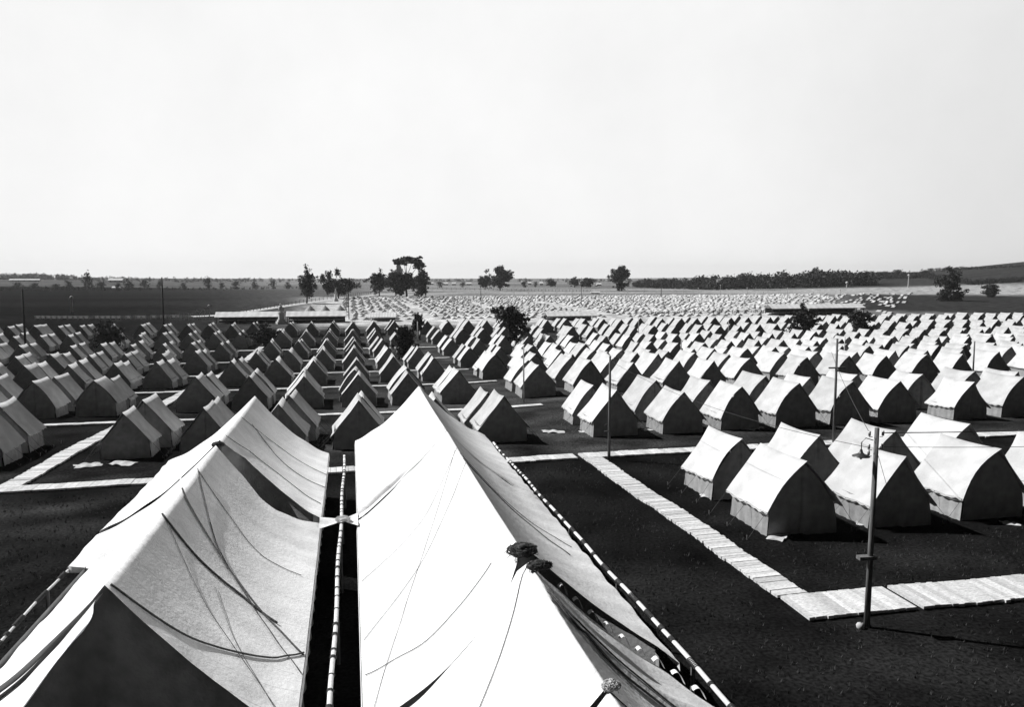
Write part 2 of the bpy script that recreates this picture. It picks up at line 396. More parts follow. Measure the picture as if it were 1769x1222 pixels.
for (dd, rk, side, ci, q, X, Y) in cand:
    cc = 'convex' if (side == 'right' and rt.random() < .75) or (side != 'right' and rt.random() < .12) else 'concave'
    near = dd < 75
    var = rt.choice((near_v if near else far_v)[cc])
    jx = rt.uniform(-.24, .24) if rk > 1 else 0; jy = rt.uniform(-.22, .22) if rk > 1 else 0
    rz = rt.uniform(-.045, .045); sc = rt.uniform(.94, 1.05); zc = gz(X, Y+1.5)
    X += jx; Y += jy
    if nind < NIND and ci <= 28:
        nind += 1
        t = empty('wall_tent', (X, Y, zc), rz, label=tent_label(rk, side, ci, q), cat='tent', group='small wall tents pitched in pairs in long rows')
        t.scale = (sc*rt.uniform(.97, 1.03), sc*(1.15 if side == 'right' else 1), sc)
        link('roof', var[0], t)
        for m_ in var[1]: link('side_wall', m_, t)
        for m_ in var[2]: link('end_panel', m_, t)
        if var[3] and dd < 52:
            for g_, k_ in var[3]: link('guy_rope', g_, t); link('tent_peg', k_, t)
    else:
        for key, ms in (('fly', [var[0]]), ('body', var[1]+var[2])):
            mb = stuffmb[key]
            for m_ in ms:
                b0 = len(mb.v); cz, sz = math.cos(rz), math.sin(rz)
                mb.v += [(X+(v.co.x*cz-v.co.y*sz)*sc, Y+(v.co.x*sz+v.co.y*cz*1.12)*sc, zc+v.co.z*sc) for v in m_.vertices]
                mb.f += [tuple(b0+i for i in p.vertices) for p in m_.polygons]
print('individual tents', nind, 'rest', len(cand)-nind)
if stuffmb['fly'].v:
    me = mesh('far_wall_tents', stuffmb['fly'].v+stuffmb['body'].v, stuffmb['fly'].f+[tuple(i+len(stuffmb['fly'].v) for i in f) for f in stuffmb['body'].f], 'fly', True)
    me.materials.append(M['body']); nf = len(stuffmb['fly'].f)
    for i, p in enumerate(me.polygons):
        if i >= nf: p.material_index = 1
    tag(link('far_wall_tents', me), 'mass of white tents crowding the farthest rows of the camp', 'tents', kind='stuff')

# ------------------------------------------------------------------ the two long large tents
def big_tent(xc, hw, zr, ze, y0, y1, label, eF=None, eB=None, seed=0, ropes=(), dip=None, flare=None, rise=.031):
    """one segment; y0 near end, y1 far end; eF / eB give how far each end edge runs forward or back across the slope"""
    rn = random.Random(seed); L_ = y1-y0
    eF = eF or (lambda u: .12*math.sin(math.pi*abs(u))); eB = eB or (lambda u: -.12*math.sin(math.pi*abs(u)))
    t = empty('large_tent', (xc, y0, 0), 0, label=label, cat='large tent', group='long ridged storage tents in the foreground')
    def zof(u, y):
        a = abs(u); v_ = y/L_
        z = zr-(zr-ze)*a-.36*math.sin(math.pi*a)*(.8+.3*math.sin(math.pi*min(1, max(0, v_))))
        z -= .05*math.sin(math.pi*min(1, max(0, v_)))
        z += .022*math.sin(y*2.1+u*4+seed)*a+.014*math.sin(y*5.3-u*7+seed*2)*a
        # pulls radiating from the ridge ends
        for yy in (0, L_): z += .03*math.exp(-abs(y-yy)*.8)*math.sin(u*19+seed)*a
        z += .03*abs(math.sin(y*math.pi/1.1))*a**8
        if dip: z += dip(u, y)
        return z
    def surf(u, v_):
        y = v_*L_+eF(u)*(1-v_)**2+eB(u)*v_**2
        x = u*hw
        if flare and u < 0: x += flare(y)*abs(u)
        return (x, (y0+y)*(1+rise*(1-abs(u)))-y0, zof(u, y))
    link('roof', MB().grid(lambda a, b: surf(a*2-1, b), 64, max(12, int(L_*(14 if dip else 7)))).me('roof', 'bigfly', True), t)
    bwid = hw-.3
    for sgn in (-1, 1):
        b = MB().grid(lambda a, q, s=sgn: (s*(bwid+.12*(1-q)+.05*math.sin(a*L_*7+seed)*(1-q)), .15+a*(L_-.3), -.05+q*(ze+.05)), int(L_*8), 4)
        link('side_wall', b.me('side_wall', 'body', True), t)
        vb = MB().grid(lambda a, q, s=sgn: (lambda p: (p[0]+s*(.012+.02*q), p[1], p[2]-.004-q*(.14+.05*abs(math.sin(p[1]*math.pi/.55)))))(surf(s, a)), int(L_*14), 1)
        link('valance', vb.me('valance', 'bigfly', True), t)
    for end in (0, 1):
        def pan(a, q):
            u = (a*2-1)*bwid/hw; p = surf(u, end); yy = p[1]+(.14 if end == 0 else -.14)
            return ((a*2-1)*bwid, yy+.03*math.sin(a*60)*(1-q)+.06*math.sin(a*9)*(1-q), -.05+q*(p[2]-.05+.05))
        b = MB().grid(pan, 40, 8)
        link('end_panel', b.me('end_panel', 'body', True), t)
    for yv in (1.1, L_/2, L_-.5): link('tent_pole', MB().tube([(0, yv, 0), (0, yv, zr-.16)], .05, 8).me('tent_pole', 'pole'), t)
    link('ridge_pole', MB().tube([(0, .8, zr-.15), (0, L_-.1, zr-.15)], .05, 8).me('ridge_pole', 'pole'), t)
    for (pts, rr) in ropes:    # ropes lying over the fly: (u, v) way-points
        P = []
        for i in range(len(pts)-1):
            for k in range(12):
                q = k/12; P.append((lerp(pts[i][0], pts[i+1][0], q), lerp(pts[i][1], pts[i+1][1], q)))
        P.append(pts[-1])
        for _ in range(6): P = [P[0]]+[((P[i-1][0]+P[i][0]*2+P[i+1][0])/4, (P[i-1][1]+P[i][1]*2+P[i+1][1])/4) for i in range(1, len(P)-1)]+[P[-1]]
        # stretched over the fly, never below it
        Q = [Vector(surf(u, v_))+Vector((0, 0, rr+.014)) for u, v_ in P]
        link('rope', MB().tube(Q, rr, 6).me('rope', 'rope', True), t)
    return t, surf
def pw(k): return lambda u: interp(k, u)
# left tent
big_tent(-4.42, 3.3, 4.52, 1.95, 25.35, 34.6, 'far half of the left long tent, its roof textured grey beyond a dark gap', seed=1,
    rise=.042, flare=lambda y: -.2, eF=pw([(-1, 0), (0, 0), (.12, .3), (.22, .75), (.5, .65), (.88, 0), (1, -.15)]),
    ropes=[([(.12, .55), (.5, .42), (1, .4)], .012), ([(.02, .5), (.45, .62), (1, .62)], .01), ([(.02, .1), (.5, .2), (.98, .15)], .012)])
tL2, sL2 = big_tent(-4.42, 3.3, 4.5, 1.9, 13.65, 24.55, 'near half of the left long tent, dark ropes slung over its pale roof', seed=2,
    eB=pw([(-1, .5), (-.2, .4), (0, .1), (.27, -.2), (.45, -.65), (.6, -.75), (.8, -.35), (1, .3)]), eF=pw([(-1, .6), (-.25, .5), (0, 0), (.5, -.1), (1, -.5)]),
    rise=.042, flare=lambda y: .42-.62*sst(8.7, 8.95, y),
    ropes=[([(.0, .74), (.3, .48), (.58, .36), (.99, .17)], .012), ([(.0, .37), (.25, .345), (.55, .35), (.8, .32)], .024),
           ([(.0, .56), (.06, .53), (.5, .40), (.58, .37), (.99, .24)], .022), ([(.0, .735), (.3, .68), (.6, .62), (.9, .6)], .009),
           ([(.02, .012), (.35, .05), (.7, .14), (.84, .18), (.9, .21), (.99, .25)], .02), ([(.05, .36), (.4, .2), (.7, .1), (.99, .0)], .007), ([(.4, .3), (.6, .15), (.96, -.0)], .005)])
# loose canvas folded forward over the west side of its near gable
def flapf(a, q):
    u = -.03-a*1.0; p = sL2(u, 0); y1_ = p[1]+.25; y0_ = interp([(-1.05, -3.6), (-.5, -3.2), (-.25, -2.6), (-.1, -1.1), (0, 0)], u)
    y = lerp(y0_, y1_, q)
    return (p[0]+.05*math.sin(q*7), y, p[2]-.10-.22*(1-q)**2+.05*math.sin(a*13+q*5)*(1-q)+.03*math.sin(a*31-q*3)*(1-q))
link('end_flap', MB().grid(flapf, 50, 24).me('end_flap', 'bigfly', True), tL2)
# right tent
big_tent(3.32, 3.25, 4.38, 1.9, 26.2, 37.4, 'far third of the right long tent, white, its ridge end nearest the small tents', seed=3,
    eF=pw([(-1, -1.2), (-.8, -.75), (-.5, -.05), (0, 0), (.5, .2), (1, -.3)]), dip=lambda u, y: -.42*math.exp(-((y-.5+(1.9*(abs(u)-.5) if u < -.5 else 0))/.18)**2)*min(1, abs(u)*1.8+.1)*(1-.6*sst(.7, 1, abs(u))))
big_tent(3.32, 3.26, 4.38, 1.9, 14.2, 26.15, 'middle part of the right long tent, blank white roof crossed by thin ropes', seed=4,
    eF=pw([(-1, -1.25), (-.5, -1.15), (-.16, -.9), (0, 0), (.1, .9), (.22, 1.6), (.45, 1.6), (.62, 1.2), (.75, .8), (1, -.2)]),
    eB=pw([(-1, -1.3), (-.8, -.85), (-.5, -.1), (0, 0), (.5, .1), (1, -.4)]),
    ropes=[([(-.0, .62), (-.5, .4), (-.98, .25)], .007), ([(-.0, .78), (-.4, .6), (-.98, .52)], .006), ([(-.02, .78), (-.6, .35), (-.98, -.0)], .006), ([(-.15, .12), (-.6, .1), (-.98, .13)], .009),
           ([(.0, .66), (.5, .55), (.8, .45)], .014), ([(.0, .72), (.4, .62), (.9, .55)], .01)])
def dip3(u, y):
    if u <= 0: return 0
    yc = interp([(0, 3.2), (.2, 2.5), (.6, 2.3), (1, 2.2)], u)
    return -.16*math.exp(-((y-yc)/.22)**2)*min(1, u*4)+.05*math.exp(-((y-yc-.5)/.25)**2)*min(1, u*4)+.03*math.sin((y-yc)*14)*math.exp(-((y-yc)/.7)**2)
tR3, sR3 = big_tent(3.32, 3.29, 4.38, 1.9, 9.05, 13.15, 'near part of the right long tent, white slope under a dark bundled ridge end', seed=5, dip=dip3,
    eB=pw([(-1, -.5), (-.7, -.3), (-.48, -.12), (-.28, .05), (-.16, .25), (-.06, .55), (0, .4), (.1, .3), (.2, .55), (.5, .35), (.75, 0), (.92, -.55), (1, -.8)]), eF=pw([(-1, .1), (0, 0), (1, .1)]),
    ropes=[([(-.02, .97), (-.4, .6), (-.95, .0)], .008), ([(.03, .78), (.12, .68), (.35, .6), (.7, .57), (1, .55)], .022), ([(.05, .82), (.16, .7), (.4, .66), (.8, .6)], .016)])
for i in range(9):             # canvas loops standing along the dark seam
    u = .19+i*.088; p = Vector(sR3(u, 1)); q = Vector(sR3(u+.055, 1)); d = q-p; up = Vector((0, 0, 1))
    b = MB().grid(lambda a, c: tuple(p+d*a+up*(.06+.13*math.sin(math.pi*a))+Vector((0, (c-.5)*.13, 0))), 8, 1)
    link('canvas_loop', b.me('canvas_loop', 'lacing', True), tR3)
big_tent(3.32, 3.29, 4.38, 1.9, 2.6, 8.95, 'nearest part of the right long tent at the bottom edge of the view', seed=6)
def gusset(parent, ox, oy, P):
    P = [Vector((p[0]-ox, p[1]-oy, p[2])) for p in P]
    def f(a, q):
        e = P[0].lerp(P[1], a); k = P[2]+Vector((0, (a-.5)*.2, 0)); v_ = e.lerp(k, q); return (v_.x, v_.y, v_.z-.10*math.sin(math.pi*q)*math.sin(math.pi*a)+.03*math.sin(a*9)*(1-q))
    link('corner_gusset', MB().grid(f, 14, 10).me('corner_gusset', 'bigfly', True), parent)
gusset(tL2, -4.42, 13.65, [(-1.16, 24.1, 1.97), (-1.16, 25.25, 1.99), (-.42, 24.85, 1.98)])
gusset(tR3, 3.32, 9.05, [(.08, 24.2, 1.97), (.08, 25.5, 1.97), (-.42, 24.85, 1.98)])
# timber rails beside the eaves that the guy ropes are wound round
def rail(x0, y0, x1, y1, z, label, seed, wd=.044, wind=(1, 1, 1, 2)):
    rn = random.Random(seed); L_ = y1-y0; t = empty('guy_rail', (x0, y0, 0), 0, label=label, cat='rail', group='timber rails the tent ropes are tied to')
    def cx(y): return (x1-x0)*y/L_+.02*math.sin(y*.9+seed)
    b = MB().grid(lambda a, q: (lambda y, th: (cx(y)+wd*1.15*math.cos(th), y, z+wd*math.sin(th)+.015*math.sin(y*1.7)))(q*L_, a*2*math.pi), 8, int(L_*2))
    link('rail', b.me('rail', 'lacing', True), t)
    y = .2; k = 0
    while y < L_-.3:
        n = rn.choice(wind); ln = rn.uniform(.035, .06)*n; rr = .018
        Q = [(cx(y+ln*j/(10*n))+(wd*1.15+rr*.7)*math.cos(2*math.pi*j/10), y+ln*j/(10*n), z+(wd+rr*.7)*math.sin(2*math.pi*j/10)) for j in range(10*n+1)]
        link('rope_winding', MB().tube(Q, rr, 4).me('rope_winding', 'rope'), t)
        y += ln+rn.choice([.3, .45, .6, .75])*rn.uniform(.8, 1.1)
    for i in range(int(L_/4.5)+1):
        y = min(L_-.1, .1+i*4.5); link('post', MB().tube([(cx(y), y, -.2), (cx(y), y, z)], .05, 6).me('post', 'pole'), t)
rail(-.56, 10, -.42, 34.2, 1.95, 'white rope-wound rail running down the gap between the long tents', 1)
rail(7.0, 9.5, 6.75, 36, 1.8, 'rope-wound rail along the right side of the right long tent', 2, .048, (2, 4, 7, 9))
rail(-7.9, 12, -7.92, 23.2, 1.8, 'rope-wound rail along the left side of the left long tent', 3, .03, (4, 8, 12, 16))
# lumpy bundles of rope and canvas tied at the ridge ends
def bundle(p, s, label, mt='bundle', seed=0, st=(1, 1, 1), nf=130):
    rn = random.Random(seed); bm = bmesh.new(); bmesh.ops.create_icosphere(bm, subdivisions=4, radius=1)
    for v_ in bm.verts:
        c = v_.co.copy(); n = .8+.3*noise.noise(c*1.3+Vector((seed, 0, 0)))+.12*noise.noise(c*3.2+Vector((0, seed, 0)))
        v_.co = Vector((c.x*st[0], c.y*st[1], c.z*st[2]))*n*s
    me = bpy.data.meshes.new('rope_bundle'); bm.to_mesh(me); bm.free(); me.materials.append(M[mt])
    me.polygons.foreach_set('use_smooth', [True]*len(me.polygons))
    o = link('rope_bundle', me, loc=p); tag(o, label, 'rope bundle', 'bundles tied over the big tents')
    b = MB()      # frayed strands wrapped round it
    for i in range(nf):
        d = Vector((rn.gauss(0, 1), rn.gauss(0, 1), rn.gauss(0, .8))).normalized(); e = d.cross(Vector((rn.gauss(0, 1), rn.gauss(0, 1), rn.gauss(0, 1)))).normalized()
        L_ = rn.uniform(.5, 1.3); Q = []
        for k in range(5):
            t_ = (k/4-.5)*L_; v_ = (d+e*t_).normalized()*(.84+.16*abs(t_)+rn.uniform(-.03, .08)); Q.append(Vector((v_.x*st[0], v_.y*st[1], v_.z*st[2]))*s)
        if rn.random() < .35: Q[-1] += Vector((rn.uniform(-.2, .2), rn.uniform(-.2, .2), -rn.uniform(.1, .5)))*s
        b.tube(Q, .011, 4, .005)
    link('strands', b.me('strands', mt), o)
    for i in range(3):
        x = rn.uniform(-.5, .2)*s; b = MB().tube([(x, 0, -.1*s), (x-.1*s, -.25*s, -.45*s), (x-.2*s, -.5*s, -.8*s)], .014, 5, .006)
        link('rope_end', b.me('rope_end', 'rope'), o)
bundle((3.3, 14.45, 4.46), .25, 'dark shaggy bundle on the right tent ridge above the lighter one', seed=1, st=(1.4, .9, .6))
bundle((3.45, 13.6, 4.45), .17, 'lighter knotted bundle on the right tent ridge end, just nearer', 'rope', seed=2, st=(1.6, .8, .7))
bundle((3.37, 9.28, 4.43), .11, 'pale knot of canvas on the ridge at the bottom of the view', 'litter', seed=3, st=(1.3, 1, .7))
bundle((-.42, 24.9, 2.0), .17, 'white canvas knot in the gutter between the two long tents', 'litter', seed=4, st=(1.5, 1.6, .5))
bundle((-4.4, 26.0, 4.46), .17, 'dark knot on the left tent ridge above the open gap', seed=5, st=(1.3, .8, .6))

# ------------------------------------------------------------------ poles, lamps, wires
def pole(px, py, top, m='pole', r=.1, label='', arm=False, lamp=False, loc=None, group='utility poles among the tents'):
    p = loc if loc is not None else hit(px, py)
    h = pxsize(p, py-top)*1.0
    t = empty('utility_pole', p, random.Random(px).uniform(-.3, .3), label=label, cat='pole', group=group)
    ln = random.Random(py).uniform(-.01, .01)
    link('shaft', MB().tube([(0, 0, -.3), (ln*h*.5, 0, h*.5), (ln*h, 0, h)], r, 8, r*.72).me('shaft', m, True), t)
    return t, p, h
t1, p1, h1 = pole(1497, 1085, 735, r=.088, label='stout wooden pole beside the near boardwalk corner with a hanging shaded lamp')
t1.rotation_euler = (0, 0, -.1)
b = MB()
for z_, s_ in ((.25, -1), (.25, 1), (.62, -1), (.62, 1), (.8, -1)):
    b.tube([(s_*.11, 0, h1-z_), (s_*.2, 0, h1-z_), (s_*.2, 0, h1-z_+.06)], .012, 5); b.tube([(s_*.2, 0, h1-z_+.03), (s_*.2, 0, h1-z_+.16)], .038, 7)
link('insulators', b.me('insulators', 'glass', True), t1)
lm = link('street_lamp', MB().tube([(-.08, 0, h1-.35), (-.3, 0, h1-.28), (-.42, .0, h1-.4), (-.42, 0, h1-.62)], .014, 6).me('lamp_arm', 'metal', True), t1)
b = MB(); n = 16
prof_ = [(.03, h1-.6), (.05, h1-.68), (.09, h1-.72), (.23, h1-.78), (.24, h1-.8)]
for i, (rr, zz) in enumerate(prof_):
    for k in range(n): b.v.append((-.42+rr*math.cos(2*math.pi*k/n), rr*math.sin(2*math.pi*k/n), zz))
for i in range(len(prof_)-1):
    for k in range(n): b.f.append((i*n+k, i*n+(k+1) % n, (i+1)*n+(k+1) % n, (i+1)*n+k))
link('lamp_shade', b.me('lamp_shade', 'metal', True), lm)
link('bulb', MB().blob((-.42, 0, h1-.82), .045, .045, .07, random.Random(1), 10, 8, 0).me('bulb', 'glass', True), lm)
link('foot_step', MB().box(-.36, .14, -.1, .1, 2.02, 2.12).me('foot_step', 'pole'), t1)
b = MB(); b.blob((-.22, -.05, .06), .12, .1, .12, random.Random(3)); link('base_stone', b.me('base_stone', 'stone', True), t1)
t2, p2, h2 = pole(1052, 795, 615, 'pole', .085, 'slim grey pole at the boardwalk junction right of the large tents')
link('bracket', MB().box(-.32, -.02, -.03, .03, 1.55, 1.62).box(-.3, -.12, -.02, .02, 1.9, 1.98).me('bracket', 'metal'), t2)
t3, p3, h3 = pole(905, 697, 598, 'whitepole', .075, 'slim pale pole on grass right of the far third of the long tent')
t4, p4, h4 = pole(1440, 768, 585, 'pole', .09, 'tall slim pole behind the nearest right pair of tents')
link('crossarm', MB().box(-.5, .5, -.04, .04, h4*.72, h4*.72+.08).me('crossarm', 'pole'), t4)
for a in [(1457, 650, 583, 'whitepole', .07, 'thin pole just right of and beyond the tall slim one'), (1176, 642, 588, 'whitepole', .08, 'pale pole standing in the middle right rows of tents'),
          (1680, 660, 590, 'pole', .09, 'dark pole rising among tents near the right edge'), (1103, 590, 548, 'whitepole', .08, 'short pale leaning pole at the back rows, centre right'),
          (722, 592, 556, 'whitepole', .12, 'short white post beside the dark bushy tree in the centre'), (1566, 577, 552, 'whitepole', .08, 'thin pole in far right rows of tents'),
          (1258, 590, 555, 'whitepole', .09, 'thin pole in back rows left of the shed')]:
    pole(a[0], a[1], a[2], a[3], a[4], label=a[5])
for a in [(45, 612, 500, .2, 'dark thick pole at the far left among shadowed tents'), (283, 566, 480, .2, 'dark tall pole standing left of the white shed roofs'),
          (603, 552, 490, .13, 'dark pole just right of the second white shed roof'), (831, 535, 495, .11, 'dark thin pole before the pale far field, centre'),
          (1004, 530, 480, .1, 'dark thin pole below the low trees right of centre'), (1142, 517, 494, .16, 'short dark pole in far field right of the lone round tree')]:
    pole(a[0], a[1], a[2], 'darkpole', a[3], label=a[4], group='dark poles behind the camp')
def wire(a, c, sag, label, r=.012):
    Q = [Vector(a).lerp(Vector(c), i/24)-Vector((0, 0, sag*4*(i/24)*(1-i/24))) for i in range(25)]
    tag(link('overhead_wire', MB().tube(Q, r, 4).me('overhead_wire', 'wire')), label, 'wire', 'overhead wires strung from pole to pole')
q1 = p1+Vector((0, 0, h1-.2)); q4 = p4+Vector((0, 0, h4-.3)); q2 = p2+Vector((0, 0, h2-.25))
far = Vector((44, 19.5, 5.6))
wire(q1+Vector((.2, 0, .05)), far, .35, 'upper wire running right from the near pole past tent roofs', .014)
wire(q1+Vector((.2, 0, -.35)), far+Vector((0, 0, -.4)), .5, 'lower wire running right from the near pole past tent roofs', .008)
wire(q1+Vector((-.2, 0, .05)), q4+Vector((-.4, 0, -.5)), .2, 'wire from the near pole back to the tall slim pole', .01)
wire(q1+Vector((-.2, 0, -.35)), q2, .5, 'wire from the near pole to the boardwalk junction pole', .008)
wire(q1+Vector((.1, 0, -.6)), Vector((17.2, 20.9, 2.6)), 0, 'short guy wire slanting down right of the near pole', .007)
# litter by tents
def flap(px, py, s, label, seed):
    p = hit(px, py); rn = random.Random(seed)
    b = MB().grid(lambda a, q: ((a-.5)*s*1.6+.1*s*math.sin(q*5), (q-.5)*s, .03+.16*s*abs(math.sin(a*7+seed)*math.cos(q*4+seed))*(1-abs(a*2-1)*.6)), 12, 8)
    o = link('canvas_scrap', b.me('canvas_scrap', 'litter', True), loc=p); o.rotation_euler = (0, 0, rn.uniform(-1, 1))
    tag(o, label, 'canvas scrap', 'loose canvas scraps on the grass')
for i, a in enumerate([(1345, 930, .6, 'scrap of canvas at the front corner of the nearest right tent'), (1462, 884, .9, 'crumpled white cloth left of the near pole under the tent eave'),
    (1492, 905, .55, 'small white cloth touching the near pole, lower of two'), (1225, 860, .5, 'scrap of canvas at the corner of the leftmost near right tent'), (212, 803, .9, 'pale scrap on dark grass below the left pair of tents'),
    (152, 806, .8, 'thin pale scrap on dark grass near the left walk'), (1300, 742, .9, 'pale scrap of canvas between first and second rows on the right'), (955, 748, .9, 'pale patch of canvas on grass right of the centre pair'),
    (1745, 907, .4, 'tiny pale scrap near the right edge of the grass')]): flap(*a, i)

rl = random.Random(21)
for i, (px, py) in enumerate([(640, 735), (735, 690), (545, 742), (1118, 745), (1232, 745), (830, 640), (1010, 748)]):
    flap(px, py, rl.uniform(.3, .5), ['small scrap beside the front tent of the centre column', 'small scrap right of the middle column near a cross walk', 'small scrap left of the front centre tent by the walk', 'small scrap in front of the second tent right of the junction pole', 'small scrap in front of the third tent right of the junction pole', 'small scrap on grass before the middle rows', 'small scrap left of the junction pole'][i], 30+i)
# ------------------------------------------------------------------ trees
def leaves(b, c, rad, n, s, rn, hollow=.55):
    for _ in range(n):
        d = Vector((rn.gauss(0, 1), rn.gauss(0, 1), rn.gauss(0, 1))).normalized()*(hollow+(1-hollow)*rn.random())
        p = Vector((c[0]+d.x*rad[0], c[1]+d.y*rad[1], c[2]+d.z*rad[2]))
        a = Vector((rn.gauss(0, 1), rn.gauss(0, 1), rn.gauss(0, 1))).normalized(); e = a.cross(Vector((rn.gauss(0, 1), rn.gauss(0, 1), rn.gauss(0, 1)))).normalized()
        s_ = s*rn.uniform(.6, 1.4); k = len(b.v)
        b.v += [p-a*s_, p+e*s_*.75, p+a*s_, p-e*s_*.75]; b.f.append((k, k+1, k+2, k+3))
def tree(px, py, top, wpx, label, lobes=None, seed=0, lm='leaf', group='trees standing behind and among the tents', n=1500, dense=1, name='broadleaf_tree', skirt=.25):
    p = hit(px, py); h = pxsize(p, py-top); w_ = pxsize(p, wpx); rn = random.Random(seed+px)
    t = empty(name, p, 0, label=label, cat='tree', group=group)
    tr = MB().tube([(0, 0, -.3), (rn.uniform(-.03, .03)*h, 0, h*.3), (rn.uniform(-.05, .05)*h, 0, h*.62)], h*.028, 7, h*.014)
    if lobes is None:
        lobes = []
        for i in range(11):
            z = lerp(skirt, .9, rn.random()); rr = math.sin(math.pi*min(1, (z-skirt+.15)/(1.1-skirt)))**.6
            a = rn.uniform(0, 6.28); lobes.append((math.cos(a)*.32*rr*rn.random()**.4, z, rn.uniform(.15, .25), rn.uniform(.1, .17)))
        lobes.append((0, .8, .22, .2)); lobes.append((0, .55, .3, .25))
    cr = MB(); tot = sum(l[2]*l[3] for l in lobes)
    for (lx, lz, lr, lh) in lobes:
        c = (lx*w_, rn.uniform(-.2, .2)*w_, lz*h); rad = (lr*w_, lr*w_, lh*h)
        tr.tube([(0, 0, h*min(.55, lz*.6)), ((c[0])*.5, c[1]*.5, h*(lz*.75)), (c[0], c[1], c[2])], h*.011, 5, h*.004)
        k = lr*lh/tot
        # several clumps per lobe
        for _ in range(12):
            d = Vector((rn.gauss(0, .6), rn.gauss(0, .62), rn.gauss(0, .6)))
            cc = (c[0]+d.x*rad[0], c[1]+d.y*rad[1], c[2]+d.z*rad[2]); r2 = [q*rn.uniform(.4, .75) for q in rad]
            leaves(cr, cc, r2, int(n*3.4*dense*k/12)+1, max(h, w_)*.028, rn, .1)
    link('trunk', tr.me('trunk', 'bark', True), t)
    link('crown', cr.me('crown', lm), t)
    return t
G2 = 'trees along the horizon fields'
tree(190, 616, 563, 62, 'dark round bushy tree among shadowed tents at the left', dense=1.4, skirt=.1)
tree(457, 598, 563, 50, 'small dark tree among tents below the left white shed', dense=1.3, skirt=.1)
tree(697, 622, 566, 42, 'dark narrow tree covering a tent right of the centre column', dense=1.4, skirt=.1)
tree(722, 588, 545, 22, 'small leafy tree with a pointed top right of the centre rows', skirt=.3)
tree(880, 607, 532, 52, 'large leaning leafy tree rising over the tents right of centre', lobes=[(-.15, .82, .3, .2), (.05, .88, .22, .13), (.35, .78, .2, .08), (.5, .7, .16, .08), (.2, .55, .2, .16), (.25, .35, .22, .14), (.0, .62, .16, .1)], dense=.9)
tree(1388, 592, 538, 44, 'dark tree in the rows below the right shed roof', dense=1.5, skirt=.1)
tree(1482, 590, 538, 44, 'dark broad tree right of the right shed roof', dense=1.5, skirt=.1)
tree(530, 525, 471, 32, 'sparse upright tree left of the rounded dark tree', group=G2, dense=.55, skirt=.35)
tree(585, 516, 474, 50, 'rounded dense dark tree behind the white monument', group=G2, dense=1.3, skirt=.25, lobes=[(-.35, .55, .16, .3), (0, .65, .3, .3), (.25, .62, .26, .3), (.1, .45, .3, .2)])
tree(655, 512, 471, 34, 'first tree of the central clump, round crown on thin trunk', group=G2, dense=1, skirt=.35)
tree(684, 513, 470, 40, 'second tree of the central clump beside the round one', group=G2, dense=1.2, skirt=.3)
tree(703, 513, 445, 48, 'tallest tree of the clump with flat umbrella crown', group=G2, lobes=[(0, .94, .3, .06), (-.28, .88, .2, .05), (.22, .91, .24, .06), (.42, .8, .14, .09), (-.1, .87, .3, .05), (0, .42, .35, .16), (-.2, .3, .2, .15)], dense=1.2)
tree(728, 514, 473, 32, 'right end tree of the central clump, low and wide', group=G2, dense=1.3, skirt=.15)
tree(690, 490, 455, 10, 'thin young tree inside the central clump', group=G2, skirt=.4)
tree(838, 501, 473, 28, 'left half tree of the paired clump near centre', group=G2, skirt=.3)
tree(864, 502, 461, 44, 'right larger tree of the paired clump near centre', group=G2, dense=1.2, skirt=.2)
tree(952, 497, 483, 20, 'small low tree left of a pair on the horizon', group=G2)
tree(992, 497, 480, 20, 'left of two flat low trees on the horizon', group=G2)
tree(1014, 498, 481, 28, 'right of two flat low trees on the horizon', group=G2)
tree(1070, 503, 462, 34, 'lone tall rounded tree on the horizon right of centre', group=G2, dense=1.3, skirt=.2)
tree(1641, 520, 472, 40, 'dark block-shaped tree before the pale strip at right', group=G2, dense=1.7, skirt=.05)
tree(1712, 514, 491, 28, 'low dark bush before the pale strip near right edge', group=G2, dense=1.4, skirt=.1)
tree(1409, 492, 465, 26, 'tree standing above the long right wood', group=G2, dense=1.2)
for a in [(152, 501, 472, 18), (120, 502, 485, 16), (175, 502, 484, 18), (205, 503, 488, 14), (222, 502, 482, 18), (318, 500, 488, 14), (360, 500, 480, 18), (384, 500, 488, 12), (408, 500, 486, 18), (472, 500, 485, 14), (498, 499, 487, 14), (98, 502, 490, 16), (60, 500, 489, 18), (30, 500, 488, 16), (250, 500, 484, 18), (276, 500, 486, 12), (440, 499, 487, 14), (620, 498, 488, 12), (760, 497, 487, 14), (800, 497, 487, 12), (905, 497, 486, 14), (925, 497, 487, 10), (1550, 476, 466, 18), (1575, 480, 470, 22), (1601, 476, 467, 20), (1528, 478, 470, 18)]:
    nm = ORD[[30, 60, 98, 120, 152, 175, 205, 222, 250, 276, 318, 360, 384, 408, 440, 472, 498, 620, 760, 800, 905, 925, 1528, 1550, 1575, 1601].index(a[0])+1]
    tree(a[0], a[1], a[2], a[3], f'small far tree, {nm} from left in the scattered line near the horizon', group='small trees scattered along the horizon', n=420, lm='farleaf', skirt=.1)
